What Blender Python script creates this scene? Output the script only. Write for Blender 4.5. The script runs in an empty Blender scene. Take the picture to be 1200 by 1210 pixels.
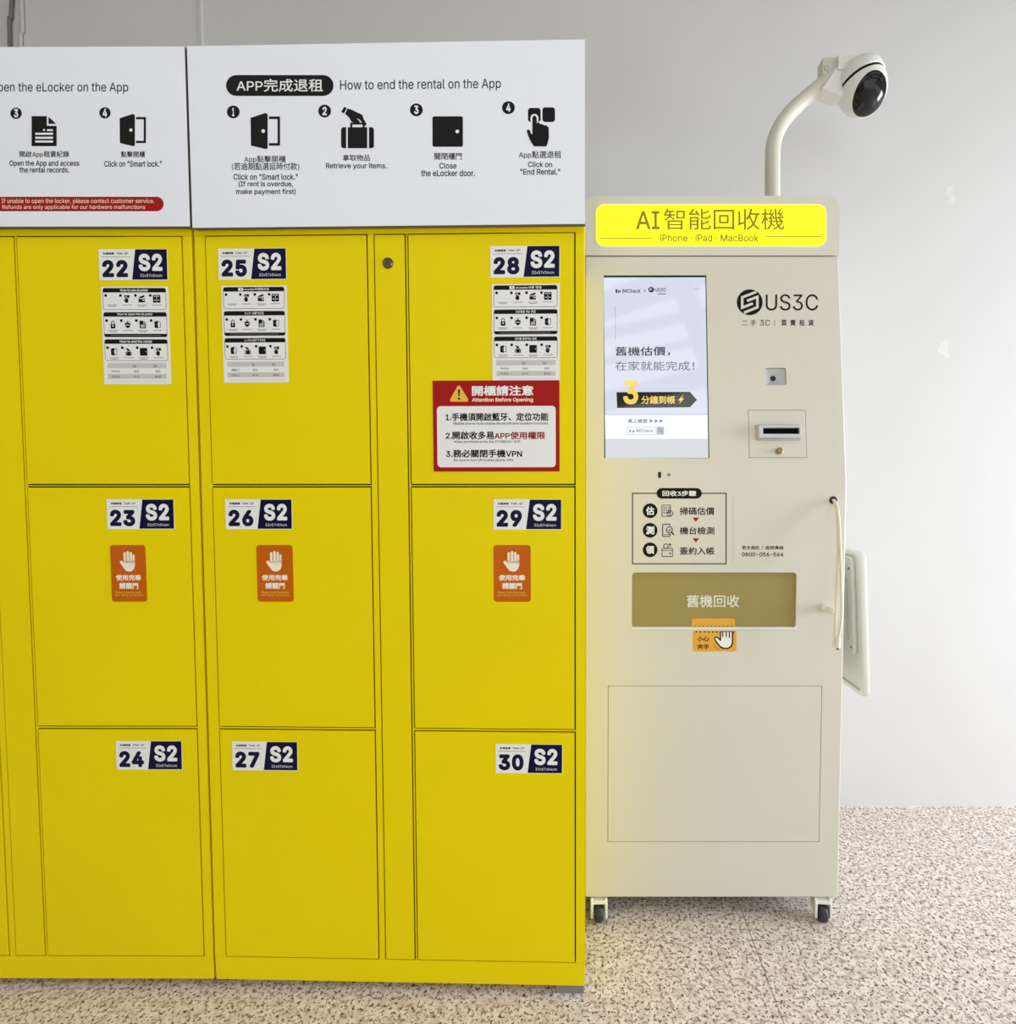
import bpy, bmesh, math, os
import numpy as np
from mathutils import Vector, Matrix
from mathutils.geometry import delaunay_2d_cdt
from math import sin, cos, pi, radians

# ---------------------------------------------------------------- camera, world, light
S = bpy.context.scene
COL = S.collection
CAM_H, PITCH, FPX = 1.2162, 0.04, 600.0
CX, CY = 690.0, 605.0                      # principal point in the 1200 x 1210 frame (lens shift)
cam_d = bpy.data.cameras.new('camera'); cam = bpy.data.objects.new('camera', cam_d); COL.objects.link(cam)
cam.location = (0, 0, CAM_H); cam.rotation_euler = (pi/2 - PITCH, 0, 0)
cam_d.sensor_fit = 'HORIZONTAL'; cam_d.sensor_width = 36; cam_d.lens = 36*FPX/1200
cam_d.shift_x = (600-CX)/1200; cam_d.shift_y = (CY-605)/1200; cam_d.clip_start = 0.02
S.camera = cam
S.view_settings.view_transform = 'Standard'; S.view_settings.look = 'None'
S.view_settings.gamma = 1; S.view_settings.use_curve_mapping = False
S.view_settings.exposure = 0.08

W = bpy.data.worlds.new('sky'); S.world = W; W.use_nodes = True
bg = W.node_tree.nodes['Background']
bg.inputs[0].default_value = (0.97, 0.985, 1.0, 1); bg.inputs[1].default_value = 1.26

def area(name, loc, rot, sx, sy, power, col):
    l = bpy.data.lights.new(name, 'AREA'); l.shape = 'RECTANGLE'; l.size = sx; l.size_y = sy
    l.energy = power; l.color = col
    o = bpy.data.objects.new(name, l); COL.objects.link(o); o.location = loc; o.rotation_euler = rot
    return o
# daylight through the glazed side of the hall on the right
area('window_light', (4.6, .70, 1.35), (0, radians(90), 0), 1.9, 1.25, 175, (0.82, 0.91, 1.0))

# ---------------------------------------------------------------- materials
def lin(c):
    return tuple(((v/255)/12.92 if v/255 <= .04045 else (((v/255)+.055)/1.055)**2.4) for v in c)
MATS = {}
def mat(name, rgb, rough=.5, metal=0., emit=0., spec=.5, bump=0., bscale=400., var=0.):
    m = bpy.data.materials.new(name); m.use_nodes = True
    nt = m.node_tree; b = nt.nodes['Principled BSDF']; c = lin(rgb)
    b.inputs['Base Color'].default_value = (*c, 1); b.inputs['Roughness'].default_value = rough
    b.inputs['Metallic'].default_value = metal; b.inputs['Specular IOR Level'].default_value = spec
    if emit:
        b.inputs['Emission Color'].default_value = (*c, 1); b.inputs['Emission Strength'].default_value = emit
    if bump or var:
        tc = nt.nodes.new('ShaderNodeTexCoord'); n = nt.nodes.new('ShaderNodeTexNoise')
        n.inputs['Scale'].default_value = bscale; n.inputs['Detail'].default_value = 3
        nt.links.new(tc.outputs['Object'], n.inputs['Vector'])
        if bump:
            bp = nt.nodes.new('ShaderNodeBump'); bp.inputs['Strength'].default_value = bump
            bp.inputs['Distance'].default_value = .0005
            nt.links.new(n.outputs['Fac'], bp.inputs['Height']); nt.links.new(bp.outputs['Normal'], b.inputs['Normal'])
        if var:
            n2 = nt.nodes.new('ShaderNodeTexNoise'); n2.inputs['Scale'].default_value = 3; n2.inputs['Detail'].default_value = 4
            nt.links.new(tc.outputs['Object'], n2.inputs['Vector'])
            r = nt.nodes.new('ShaderNodeValToRGB')
            r.color_ramp.elements[0].position = .3; r.color_ramp.elements[1].position = .7
            r.color_ramp.elements[0].color = (*[v*(1-var) for v in c], 1)
            r.color_ramp.elements[1].color = (*[min(1, v*(1+var)) for v in c], 1)
            nt.links.new(n2.outputs['Fac'], r.inputs['Fac']); nt.links.new(r.outputs['Color'], b.inputs['Base Color'])
    MATS[name] = m
    return m
mat('yellow_paint', (240, 217, 0), .4, spec=.12, bump=.12, bscale=900, var=.02)
mat('cream_paint', (214, 210, 195), .42, bump=.08, bscale=900, var=.01)
mat('cream_inner', (206, 196, 160), .6)
mat('wall_paint', (212, 210, 208), .75, bump=.15, bscale=60, var=.015)
mat('ceiling_paint', (150, 150, 140), .9)
mat('beam_paint', (110, 112, 115), .6)
mat('sign_white', (243, 246, 252), .35, bump=.02, bscale=300)
mat('board_edge_and_shade', (104, 94, 80), .8)
mat('print_black', (14, 13, 12), .45, spec=.15)
mat('print_white', (240, 240, 236), .45, spec=.15)
mat('print_cream', (250, 240, 215), .5, spec=.15)
mat('print_navy', (7, 8, 52), .4, spec=.15)
mat('print_ink', (18, 16, 52), .45, spec=.15)
mat('print_red', (166, 18, 14), .4, spec=.15)
mat('print_darkred', (150, 40, 35), .5, spec=.15)
mat('print_orange', (200, 98, 4), .45, spec=.15)
mat('print_grey', (120, 120, 118), .5, spec=.15)
mat('print_palegrey', (204, 204, 198), .5, spec=.15)
mat('print_amber', (236, 190, 70), .45, spec=.15)
mat('sticker_amber', (226, 168, 40), .4)
mat('print_brown', (62, 18, 20), .5, spec=.15)
mat('white_plastic', (236, 236, 230), .3)
mat('cable_white', (232, 228, 214), .45)
mat('cable_grey', (110, 106, 100), .5)
mat('cable_pale', (190, 186, 178), .5)
mat('tray_plastic', (226, 226, 218), .3)
mat('gloss_black', (6, 6, 7), .08)
mat('pitch_black', (5, 5, 6), .6, spec=.05)
mat('rubber_black', (20, 20, 21), .55)
mat('wheel_grey', (44, 44, 46), .5)
mat('gap_shade_brown', (38, 20, 12), .9, spec=.1)  # painted shade for the gaps round locker doors and panel
mat('foot_grey', (128, 126, 122), .5)
mat('silver', (196, 198, 200), .3, .6)
mat('silver_plastic', (186, 188, 188), .35, .2)
mat('brass', (150, 140, 70), .3, .8)
mat('lock_metal', (96, 90, 60), .3, .8)
mat('residue', (221, 220, 217), .5)
mat('seam_shade', (188, 186, 182), .8)
mat('sign_glow', (255, 250, 0), .3, emit=1.45)
mat('sign_olive', (140, 128, 6), .4, emit=.12)
mat('sign_olive_pale', (150, 140, 6), .4, emit=.2)
SE = 1.0
def screen(n, rgb, e):
    m = mat('screen_'+n, rgb, .05, emit=e, spec=1.)
    m.node_tree.nodes['Principled BSDF'].inputs['Base Color'].default_value = (.004, .004, .004, 1)
screen('base', (208, 214, 229), SE)
screen('white', (236, 238, 248), SE)
screen('foot', (200, 204, 208), SE)
screen('dark', (26, 40, 58), .3)
screen('slate', (110, 122, 130), .5)
screen('line', (170, 176, 190), SE)
screen('olive', (40, 40, 14), .4)
screen('gold', (240, 208, 90), SE)
mat('hatch_text', (226, 226, 205), .5)

def smoked():
    m = bpy.data.materials.new('smoked_acrylic'); m.use_nodes = True; nt = m.node_tree
    nt.nodes.remove(nt.nodes['Principled BSDF']); out = nt.nodes['Material Output']
    t = nt.nodes.new('ShaderNodeBsdfTransparent'); t.inputs[0].default_value = (*lin((225, 214, 160)), 1)
    d = nt.nodes.new('ShaderNodeBsdfDiffuse'); d.inputs[0].default_value = (*lin((200, 182, 108)), 1)
    g = nt.nodes.new('ShaderNodeBsdfGlossy'); g.inputs['Roughness'].default_value = .05
    m1 = nt.nodes.new('ShaderNodeMixShader'); m1.inputs[0].default_value = .55
    nt.links.new(t.outputs[0], m1.inputs[1]); nt.links.new(d.outputs[0], m1.inputs[2])
    f = nt.nodes.new('ShaderNodeFresnel'); f.inputs[0].default_value = 1.45
    m2 = nt.nodes.new('ShaderNodeMixShader')
    nt.links.new(f.outputs[0], m2.inputs[0]); nt.links.new(m1.outputs[0], m2.inputs[1]); nt.links.new(g.outputs[0], m2.inputs[2])
    nt.links.new(m2.outputs[0], out.inputs[0]); MATS['smoked_acrylic'] = m
smoked()

def granite():
    m = bpy.data.materials.new('granite_floor'); m.use_nodes = True; nt = m.node_tree; N = nt.nodes.new; L = nt.links.new
    b = nt.nodes['Principled BSDF']; b.inputs['Roughness'].default_value = .42
    tc = N('ShaderNodeTexCoord')
    def noise(sc, det, rgh=.6):
        n = N('ShaderNodeTexNoise'); n.inputs['Scale'].default_value = sc; n.inputs['Detail'].default_value = det
        n.inputs['Roughness'].default_value = rgh; L(tc.outputs['Object'], n.inputs['Vector']); return n
    def ramp(src, stops):
        r = N('ShaderNodeValToRGB'); e = r.color_ramp.elements
        e[0].position, e[0].color = stops[0][0], (*stops[0][1], 1); e[1].position, e[1].color = stops[1][0], (*stops[1][1], 1)
        for p, c in stops[2:]:
            x = e.new(p); x.color = (*c, 1)
        L(src, r.inputs['Fac']); return r
    base = ramp(noise(40, 2).outputs['Fac'], [(.36, lin((216, 198, 188))), (.62, lin((240, 227, 217)))])
    def mask(sc, lo, hi, det=2, rgh=.55):
        return ramp(noise(sc, det, rgh).outputs['Fac'], [(lo, (1, 1, 1)), (hi, (0, 0, 0))])
    def mix(fac, a, c):
        x = N('ShaderNodeMix'); x.data_type = 'RGBA'; L(fac, x.inputs['Factor']); L(a, x.inputs['A'])
        x.inputs['B'].default_value = (*lin(c), 1); return x
    c1 = mix(mask(95, .40, .45).outputs['Color'], base.outputs['Color'], (176, 158, 146))
    c2 = mix(mask(120, .375, .41).outputs['Color'], c1.outputs['Result'], (94, 82, 75))
    c3 = mix(mask(160, .335, .37).outputs['Color'], c2.outputs['Result'], (44, 38, 35))
    sep = N('ShaderNodeSeparateXYZ'); L(tc.outputs['Object'], sep.inputs[0])
    s = N('ShaderNodeMath'); s.operation = 'SUBTRACT'; L(sep.outputs['X'], s.inputs[0]); s.inputs[1].default_value = 0.457
    a = N('ShaderNodeMath'); a.operation = 'ABSOLUTE'; L(s.outputs[0], a.inputs[0])
    lt = N('ShaderNodeMath'); lt.operation = 'LESS_THAN'; L(a.outputs[0], lt.inputs[0]); lt.inputs[1].default_value = .0011
    c4 = mix(lt.outputs[0], c3.outputs['Result'], (110, 98, 92))
    L(c4.outputs['Result'], b.inputs['Base Color']); MATS['granite_floor'] = m
granite()

# ---------------------------------------------------------------- helpers
def link(name, me, parent=None):
    o = bpy.data.objects.new(name, me); COL.objects.link(o)
    if parent: o.parent = parent
    return o
def tag(o, label=None, cat=None, group=None, kind=None):
    if label: o['label'] = label
    if cat: o['category'] = cat
    if group: o['group'] = group
    if kind: o['kind'] = kind
    return o
def thing(name, loc, rz=0, label=None, cat=None, group=None):
    o = link(name, None); o.location = loc; o.rotation_euler = (0, 0, rz); o.empty_display_size = .05
    return tag(o, label, cat, group)
def finish(name, bm, mats, parent=None, bevel=0, smooth=None, seg=2):
    if bevel:
        es = [e for e in bm.edges if len(e.link_faces) == 2 and e.calc_face_angle(0) > .5]
        bmesh.ops.bevel(bm, geom=es, offset=bevel, segments=seg, affect='EDGES', profile=.5, clamp_overlap=True)
    me = bpy.data.meshes.new(name); bm.to_mesh(me); bm.free()
    if isinstance(mats, str): mats = [mats]
    for m in mats: me.materials.append(MATS[m])
    if smooth is not None:
        for p in me.polygons: p.use_smooth = True
        me.set_sharp_from_angle(angle=radians(smooth))
    return link(name, me, parent)
def box(bm, x0, y0, z0, x1, y1, z1, mi=0):
    v = [bm.verts.new(p) for p in ((x0,y0,z0),(x1,y0,z0),(x1,y1,z0),(x0,y1,z0),(x0,y0,z1),(x1,y0,z1),(x1,y1,z1),(x0,y1,z1))]
    for f in ((0,3,2,1),(4,5,6,7),(0,1,5,4),(1,2,6,5),(2,3,7,6),(3,0,4,7)):
        fc = bm.faces.new([v[i] for i in f]); fc.material_index = mi
def prism(bm, pts2, to3, d0, d1, mi=0):
    """closed outline in 2D, swept from depth d0 to d1; to3(a,b,d) gives a point"""
    A = [bm.verts.new(to3(a, b, d0)) for a, b in pts2]; B = [bm.verts.new(to3(a, b, d1)) for a, b in pts2]
    n = len(A); fs = [bm.faces.new(A), bm.faces.new(B[::-1])]
    for i in range(n): fs.append(bm.faces.new((A[i], B[i], B[(i+1) % n], A[(i+1) % n])))
    for f in fs: f.material_index = mi
    return fs
def recalc(bm): bmesh.ops.recalc_face_normals(bm, faces=bm.faces[:])
def spline(pts, n=8):
    P = [Vector(p) for p in pts]; out = []
    for i in range(len(P)-1):
        p0, p1, p2, p3 = P[max(i-1,0)], P[i], P[i+1], P[min(i+2,len(P)-1)]
        for k in range(n):
            t = k/n
            out.append(.5*((2*p1)+(p2-p0)*t+(2*p0-5*p1+4*p2-p3)*t*t+(3*p1-p0-3*p2+p3)*t**3))
    out.append(P[-1]); return out
def tube(bm, path, r, seg=12, mi=0):
    path = [Vector(p) for p in path]; rings = []; up = None
    for i, p in enumerate(path):
        d = (path[min(i+1,len(path)-1)]-path[max(i-1,0)]).normalized()
        if up is None: up = d.orthogonal().normalized()
        up = (up - d*up.dot(d)).normalized(); s = d.cross(up)
        rr = r(i/(len(path)-1)) if callable(r) else r
        rings.append([bm.verts.new(p+(up*cos(a)+s*sin(a))*rr) for a in [2*pi*k/seg for k in range(seg)]])
    for a, b in zip(rings, rings[1:]):
        for k in range(seg): bm.faces.new((a[k], a[(k+1)%seg], b[(k+1)%seg], b[k])).material_index = mi
    bm.faces.new(rings[0][::-1]).material_index = mi; bm.faces.new(rings[-1]).material_index = mi
def lathe(bm, prof, M=Matrix.Identity(4), seg=24, mi=0):
    """prof: (radius, height) pairs about local z, placed by M"""
    rings = [[bm.verts.new(M @ Vector((max(r,1e-5)*cos(2*pi*k/seg), max(r,1e-5)*sin(2*pi*k/seg), h))) for k in range(seg)] for r, h in prof]
    for a, b in zip(rings, rings[1:]):
        for k in range(seg): bm.faces.new((a[k], a[(k+1)%seg], b[(k+1)%seg], b[k])).material_index = mi
    bm.faces.new(rings[0][::-1]).material_index = mi; bm.faces.new(rings[-1]).material_index = mi
def cut(o, bms):
    """subtract solids from an object's mesh, keeping plain mesh data"""
    for bm in bms:
        recalc(bm); me = bpy.data.meshes.new('c'); bm.to_mesh(me); bm.free()
        c = bpy.data.objects.new('c', me); COL.objects.link(c); c.matrix_world = world(o)
        md = o.modifiers.new('b', 'BOOLEAN'); md.object = c; md.operation = 'DIFFERENCE'; md.solver = 'EXACT'
        bpy.context.view_layer.update()
        dg = bpy.context.evaluated_depsgraph_get(); new = bpy.data.meshes.new_from_object(o.evaluated_get(dg))
        o.modifiers.clear(); new.name = o.data.name; o.data = new; bpy.data.objects.remove(c)
def world(o):
    M = Matrix.LocRotScale(o.location, o.rotation_euler, None)
    return world(o.parent) @ M if o.parent else M
def rr_pts(x0, y0, x1, y1, r, n=5):
    if x1 < x0: x0, x1 = x1, x0
    if y1 < y0: y0, y1 = y1, y0
    if isinstance(r, (int, float)): r = (r,)*4
    out = []
    for (cx, cy, a0, rr) in ((x0+r[0],y0+r[0],pi,r[0]),(x1-r[1],y0+r[1],1.5*pi,r[1]),(x1-r[2],y1-r[2],0,r[2]),(x0+r[3],y1-r[3],.5*pi,r[3])):
        if rr <= 0: out.append((cx, cy)); continue
        for k in range(n+1):
            a = a0+k/n*pi/2; out.append((cx+rr*cos(a), cy+rr*sin(a)))
    return out

class Face:
    """a flat face of a thing: origin, right and up axes in the thing's own coordinates"""
    def __init__(s, root, O, ex, ez):
        s.root = root; s.O = Vector(O); s.ex = Vector(ex).normalized(); s.ez = Vector(ez).normalized(); s.n = s.ex.cross(s.ez)
        s.M = world(root) if root else Matrix.Identity(4)
    def pt(s, a, b, off=0): return s.O + s.ex*a + s.ez*b + s.n*off
    def at(s, u, v, off=0):
        """where the photo's pixel (u,v) lands on this face, in face coordinates (metres)"""
        R = s.M.to_3x3(); n = R @ s.n; O = s.M @ s.pt(0, 0, off); C = Vector((0, 0, CAM_H))
        d = Vector(((u-CX)/FPX, cos(PITCH)+(CY-v)/FPX*sin(PITCH), -sin(PITCH)+(CY-v)/FPX*cos(PITCH)))
        X = C + d*((O-C).dot(n)/d.dot(n)); q = X-O
        return q.dot(R @ s.ex), q.dot(R @ s.ez)
def fbox(face, a0, b0, a1, b1, d0, d1, bm=None, r=0, mi=0):
    bm = bm or bmesh.new()
    prism(bm, rr_pts(a0, b0, a1, b1, r) if r else [(a0,b0),(a1,b0),(a1,b1),(a0,b1)], face.pt, d0, d1, mi)
    recalc(bm); return bm

TXT = {}
try: FONT = bpy.data.fonts.load(os.path.join(bpy.utils.system_resource('DATAFILES'), 'fonts', 'Inter.woff2'))   # ships with Blender
except Exception: FONT = None
def run_loops(body, sp, font, res=3):
    """outlines of a run of letters as closed 2D loops"""
    cu = bpy.data.curves.new('t', 'FONT'); cu.body = body; cu.space_character = sp
    if font: cu.font = font
    o = bpy.data.objects.new('t', cu); COL.objects.link(o); bpy.context.view_layer.update()
    c = o.to_curve(bpy.context.evaluated_depsgraph_get()); loops = []
    for sl in c.splines:
        P = sl.bezier_points; n = len(P); L = []
        for i in range(n):
            p, q = P[i], P[(i+1) % n]; A, B, C, D = p.co.xy, p.handle_right.xy, q.handle_left.xy, q.co.xy
            straight = abs((B-A).cross(D-A))+abs((C-A).cross(D-A)) < 1e-5
            for k in range(1 if straight else res):
                t = k/res; L.append(A*(1-t)**3+B*3*t*(1-t)**2+C*3*t*t*(1-t)+D*t**3)
        if n > 2: loops.append(L)
    o.to_curve_clear(); bpy.data.objects.remove(o); return loops
def glyphs(body, bold, sp):
    """a line of lettering as flat polygons; bold grows every stroke and merges the result into one sheet"""
    k = (body, bold, sp)
    if k in TXT: return TXT[k]
    runs = []; loops = []; x = 0
    for c in body:
        w = ord(c) > 0x24f
        if runs and (runs[-1][1] == w or c == ' '): runs[-1][0] += c
        else: runs.append([c, w])
    mixed = len({r[1] for r in runs}) > 1
    for t, wide in runs:
        R = run_loops(t, sp, None if wide else FONT)
        if not R: continue
        if mixed and not wide: R = [[p*1.3 for p in l] for l in R]
        x0 = min(p.x for l in R for p in l); x1 = max(p.x for l in R for p in l); d = Vector(((x if loops else 0)-x0, 0))
        loops += [[p+d for p in l] for l in R]; x = x1+d.x+.1
    if not loops: TXT[k] = ([], []); return TXT[k]
    P = []; E = []; F = []
    for l in loops:
        n = len(P); P += l; E += [(n+i, n+(i+1) % len(l)) for i in range(len(l))]
    EA = np.array([P[a][:]+P[b][:] for a, b in E])
    if bold > 0:
        for a, b in list(E):
            p, q = P[a], P[b]; d = q-p
            if d.length < 1e-5: continue
            d = d.normalized()*bold; m = Vector((-d.y, d.x)); n = len(P); d = d*.55
            P += [p-d-m, q+d-m, q+d+m, p-d+m]; F.append([n, n+1, n+2, n+3])
    r = delaunay_2d_cdt(P, E, F, 0, 1e-5)
    vs = [(v.x, v.y) for v in r[0]]; V = np.array(vs); out = [tuple(f) for f in r[2]]
    T = np.array(out); ctr = (V[T[:, 0]]+V[T[:, 1]]+V[T[:, 2]])/3
    ax, ay, bx, by = EA.T; wn = np.zeros(len(out), int)
    for i in range(0, len(out), 2000):                  # winding number of each triangle's middle
        c = ctr[i:i+2000]; cy_ = c[:, 1:2]; side = (bx-ax)*(cy_-ay)-(c[:, 0:1]-ax)*(by-ay)
        wn[i:i+2000] = (((ay <= cy_) & (by > cy_) & (side > 0)).astype(int)-((ay > cy_) & (by <= cy_) & (side < 0))).sum(1)
    keep = wn != 0; idx = np.argsort(ctr[:, 0]); cs = ctr[idx]; PA = np.array([v[:] for v in P])
    for f in F:
        q = PA[f]; e = np.roll(q, -1, 0)
        if (q[:, 0]*e[:, 1]-e[:, 0]*q[:, 1]).sum() < 0: q = q[::-1]
        i0, i1 = np.searchsorted(cs[:, 0], (q[:, 0].min()-1e-6, q[:, 0].max()+1e-6))
        c = np.arange(i0, i1)[(cs[i0:i1, 1] >= q[:, 1].min()-1e-6) & (cs[i0:i1, 1] <= q[:, 1].max()+1e-6)]
        if not len(c): continue
        d = np.roll(q, -1, 0)-q; w = cs[c][:, None, :]-q[None]
        keep[idx[c[((d[None, :, 0]*w[..., 1]-d[None, :, 1]*w[..., 0]) >= -1e-7).all(1)]]] = True
    T = T[keep]; used = np.unique(T); new = {int(u): j for j, u in enumerate(used)}
    TXT[k] = [vs[u] for u in used], [tuple(new[int(i)] for i in t) for t in T]
    return TXT[k]
class Print:
    """ink on a face; art coordinates (v down) go through m(u,v) -> face coordinates"""
    def __init__(s, face, m, off=0., step=.00012):
        s.f, s.m, s.off, s.step = face, m, off, step; s.bm = bmesh.new(); s.ml = []; s.k = 1
    def mi(s, name):
        if name not in s.ml: s.ml.append(name)
        return s.ml.index(name)
    def P(s, u, v, L=None): return s.f.pt(*s.m(u, v), s.off + (s.k if L is None else L)*s.step)
    def poly(s, pts, mt, L=None):
        vs = [s.bm.verts.new(s.P(u, v, L)) for u, v in pts]
        try: f = s.bm.faces.new(vs)
        except ValueError: return
        f.normal_update(); f.material_index = s.mi(mt)
        if f.normal.dot(s.f.n) < 0: f.normal_flip()
    def slab(s, pts, mt, t):
        A = [s.m(u, v) for u, v in pts]
        prism(s.bm, A, s.f.pt, s.off, s.off+t, s.mi(mt)); s.off += t
    def rect(s, x0, y0, x1, y1, mt, r=0, L=None): s.poly(rr_pts(x0, y0, x1, y1, r) if r else [(x0,y0),(x1,y0),(x1,y1),(x0,y1)], mt, L)
    def disc(s, x, y, r, mt, L=None, n=20): s.poly([(x+r*cos(2*pi*k/n), y+r*sin(2*pi*k/n)) for k in range(n)], mt, L)
    def loop(s, out, inn, mt, L=None):
        A = [s.bm.verts.new(s.P(u, v, L)) for u, v in out]; B = [s.bm.verts.new(s.P(u, v, L)) for u, v in inn]; n = len(A)
        for i in range(n): s.bm.faces.new((A[i], A[(i+1)%n], B[(i+1)%n], B[i])).material_index = s.mi(mt)
    def frame(s, x0, y0, x1, y1, w, mt, r=0, L=None):
        s.loop(rr_pts(x0, y0, x1, y1, max(r, 1e-6)), rr_pts(x0+w, y0+w, x1-w, y1-w, max(r-w, 1e-6)), mt, L)
    def ring(s, x, y, r, w, mt, L=None, n=20):
        c = lambda q: [(x+q*cos(2*pi*k/n), y+q*sin(2*pi*k/n)) for k in range(n)]
        s.loop(c(r), c(r-w), mt, L)
    def line(s, pts, w, mt, L=None):
        P = [Vector(p) for p in pts]; l = []; r = []
        for i, p in enumerate(P):
            d1 = (P[i]-P[i-1]).normalized() if i else (P[1]-P[0]).normalized()
            d2 = (P[i+1]-P[i]).normalized() if i < len(P)-1 else d1
            t = (d1+d2).normalized(); n = Vector((-t.y, t.x)); k = w/2/max(.35, n.dot(Vector((-d1.y, d1.x))))
            l.append(p+n*k); r.append(p-n*k)
        for i in range(len(P)-1): s.poly([l[i], l[i+1], r[i+1], r[i]], mt, L)
    def text(s, body, x0, y0, x1, y1, mt, bold=0., sp=1., L=None):
        vs, fs = glyphs(body, bold, sp)
        if not vs: return
        a0 = min(v[0] for v in vs); a1 = max(v[0] for v in vs); b0 = min(v[1] for v in vs); b1 = max(v[1] for v in vs)
        B = [s.bm.verts.new(s.P(x0+(v[0]-a0)/(a1-a0)*(x1-x0), y1-(v[1]-b0)/(b1-b0)*(y1-y0), L)) for v in vs]; i = s.mi(mt)
        for q in fs:
            try: f = s.bm.faces.new([B[j] for j in q])
            except ValueError: continue
            f.normal_update(); f.material_index = i
            if f.normal.dot(s.f.n) < 0: f.normal_flip()
    def build(s, name, parent):
        for f in s.bm.faces:
            f.normal_update()
        return finish(name, s.bm, s.ml, parent)
def rectmap(box_art, box_face):
    u0, v0, u1, v1 = box_art; a0, b1, a1, b0 = box_face      # face box: left, top, right, bottom
    return lambda u, v: (a0+(u-u0)/(u1-u0)*(a1-a0), b1+(v-v0)/(v1-v0)*(b0-b1))
def cropmap(face, ox, oy, k, off=0):
    return lambda u, v: face.at(ox+u/k, oy+v/k, off)

# ---- pictograms: drawn around a centre with a half size
def icon(p, kind, cx, cy, h, ink='print_black', paper='sign_white'):
    T = lambda pts, c, q: [(cx+(u-c[0])/q*h, cy+(v-c[1])/q*h) for u, v in pts]
    k = p.k
    if kind == 'door':
        c, q = (496, 600), 103
        p.poly(T([(413,525),(498,497),(510,505),(510,697),(500,702),(415,682)], c, q), ink)
        for r in ([(517,517),(580,517),(580,532),(517,532)], [(566,532),(580,532),(580,682),(566,682)], [(517,668),(566,668),(566,682),(517,682)]): p.poly(T(r, c, q), ink)
        x = T([(485,600)], c, q)[0]; p.disc(*x, h*.1, paper, k+1)
    elif kind == 'case':
        c, q = (1020, 580), 117
        p.poly(T([(964,578),(1074,578),(1074,697),(964,697)], c, q), ink)
        p.poly(T(rr_pts(926,578,955,697,(14,0,0,14)), c, q), ink); p.poly(T(rr_pts(1084,578,1112,697,(0,14,14,0)), c, q), ink)
        for r in ([(978,556),(990,556),(990,578),(978,578)], [(978,552),(1060,552),(1060,563),(978,563)], [(1048,563),(1060,563),(1060,578),(1048,578)]): p.poly(T(r, c, q), ink)
        p.poly(T([(944,462),(958,470),(942,500),(927,491)], c, q), ink, k+1)
        p.poly(T([(962,472),(985,478),(1012,492),(1046,508),(1056,535),(1071,562),(1064,570),(1046,553),(1030,534),(1014,528),(1030,543),(1032,552),(1012,556),(985,548),(972,524),(949,503)], c, q), ink, k+1)
    elif kind == 'square':
        p.rect(cx-h, cy-h, cx+h, cy+h, ink, h*.12); p.disc(cx+h*.63, cy, h*.12, paper, k+1)
    elif kind == 'tap':
        c, q = (853, 515), 100
        p.poly(T(rr_pts(787,419,851,490,14), c, q), ink); p.poly(T(rr_pts(860,416,924,490,14), c, q), ink)
        p.poly(T(rr_pts(800,450,840,500,19), c, q), paper, k+1)
        p.poly(T([(809,470),(813,461),(820,458),(827,461),(831,470),(832,496),(842,492),(850,503),(860,500),(868,508),(878,506),(892,518),(893,570),(886,600),(880,614),(818,614),(800,588),(788,560),(781,536),(787,528),(796,532),(803,550),(809,554)], c, q), ink, k+2)
    elif kind == 'doc':
        c, q = (210, 625), 73
        p.poly(T([(150,553),(223,553),(223,600),(270,600),(270,697),(150,697)], c, q), ink); p.poly(T([(231,556),(268,590),(231,590)], c, q), ink)
        for r in ([168,633,253,643],[168,652,253,662],[168,670,253,680],[224,616,252,625]): p.poly(T([(r[0],r[1]),(r[2],r[1]),(r[2],r[3]),(r[0],r[3])], c, q), paper, k+1)
        x = T([(210,620)], c, q)[0]; p.disc(*x, h*.07, paper, k+1)
    elif kind == 'lock':
        p.rect(cx-.62*h, cy-.1*h, cx+.62*h, cy+h, ink, .1*h); p.line([(cx-.4*h,cy-.1*h),(cx-.38*h,cy-.6*h),(cx-.15*h,cy-.88*h),(cx+.15*h,cy-.88*h),(cx+.38*h,cy-.6*h),(cx+.4*h,cy-.1*h)], .2*h, ink)
        p.disc(cx, cy+.35*h, .2*h, paper, k+1)
    elif kind == 'shield':
        p.poly([(cx-.72*h,cy-.35*h),(cx-.2*h,cy-.5*h),(cx,cy-.62*h),(cx+.2*h,cy-.5*h),(cx+.72*h,cy-.35*h),(cx+.68*h,cy+.35*h),(cx+.3*h,cy+.8*h),(cx,cy+h),(cx-.3*h,cy+.8*h),(cx-.68*h,cy+.35*h)], ink)
        p.line([(cx-.35*h,cy-h),(cx,cy-.62*h),(cx+.35*h,cy-h)], .12*h, ink); p.rect(cx-.45*h, cy+.02*h, cx+.45*h, cy+.2*h, paper, 0, k+1)
    elif kind == 'cards':
        p.poly([(cx-.9*h,cy-.15*h),(cx-.5*h,cy-.55*h),(cx+.6*h,cy-.95*h),(cx+.75*h,cy-.45*h),(cx-.2*h,cy-.2*h)], ink)
        p.rect(cx-.9*h, cy-.1*h, cx+.8*h, cy+.9*h, ink, .12*h); p.rect(cx+.2*h, cy+.25*h, cx+.7*h, cy+.5*h, paper, 0, k+1); p.line([(cx-.7*h,cy+.05*h),(cx+.6*h,cy+.05*h)], .08*h, paper, k+1)
    elif kind == 'cells':
        p.rect(cx-h, cy-h, cx+h, cy+h, ink, .08*h)
        for x in (-.62, .38):
            for y in (-.75, .25): p.rect(cx+(x-.08)*h, cy+y*h, cx+(x+.32)*h, cy+(y+.2)*h, paper, 0, k+1)
        p.rect(cx-.06*h, cy-.9*h, cx+.06*h, cy+.9*h, paper, 0, k+1)

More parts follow.
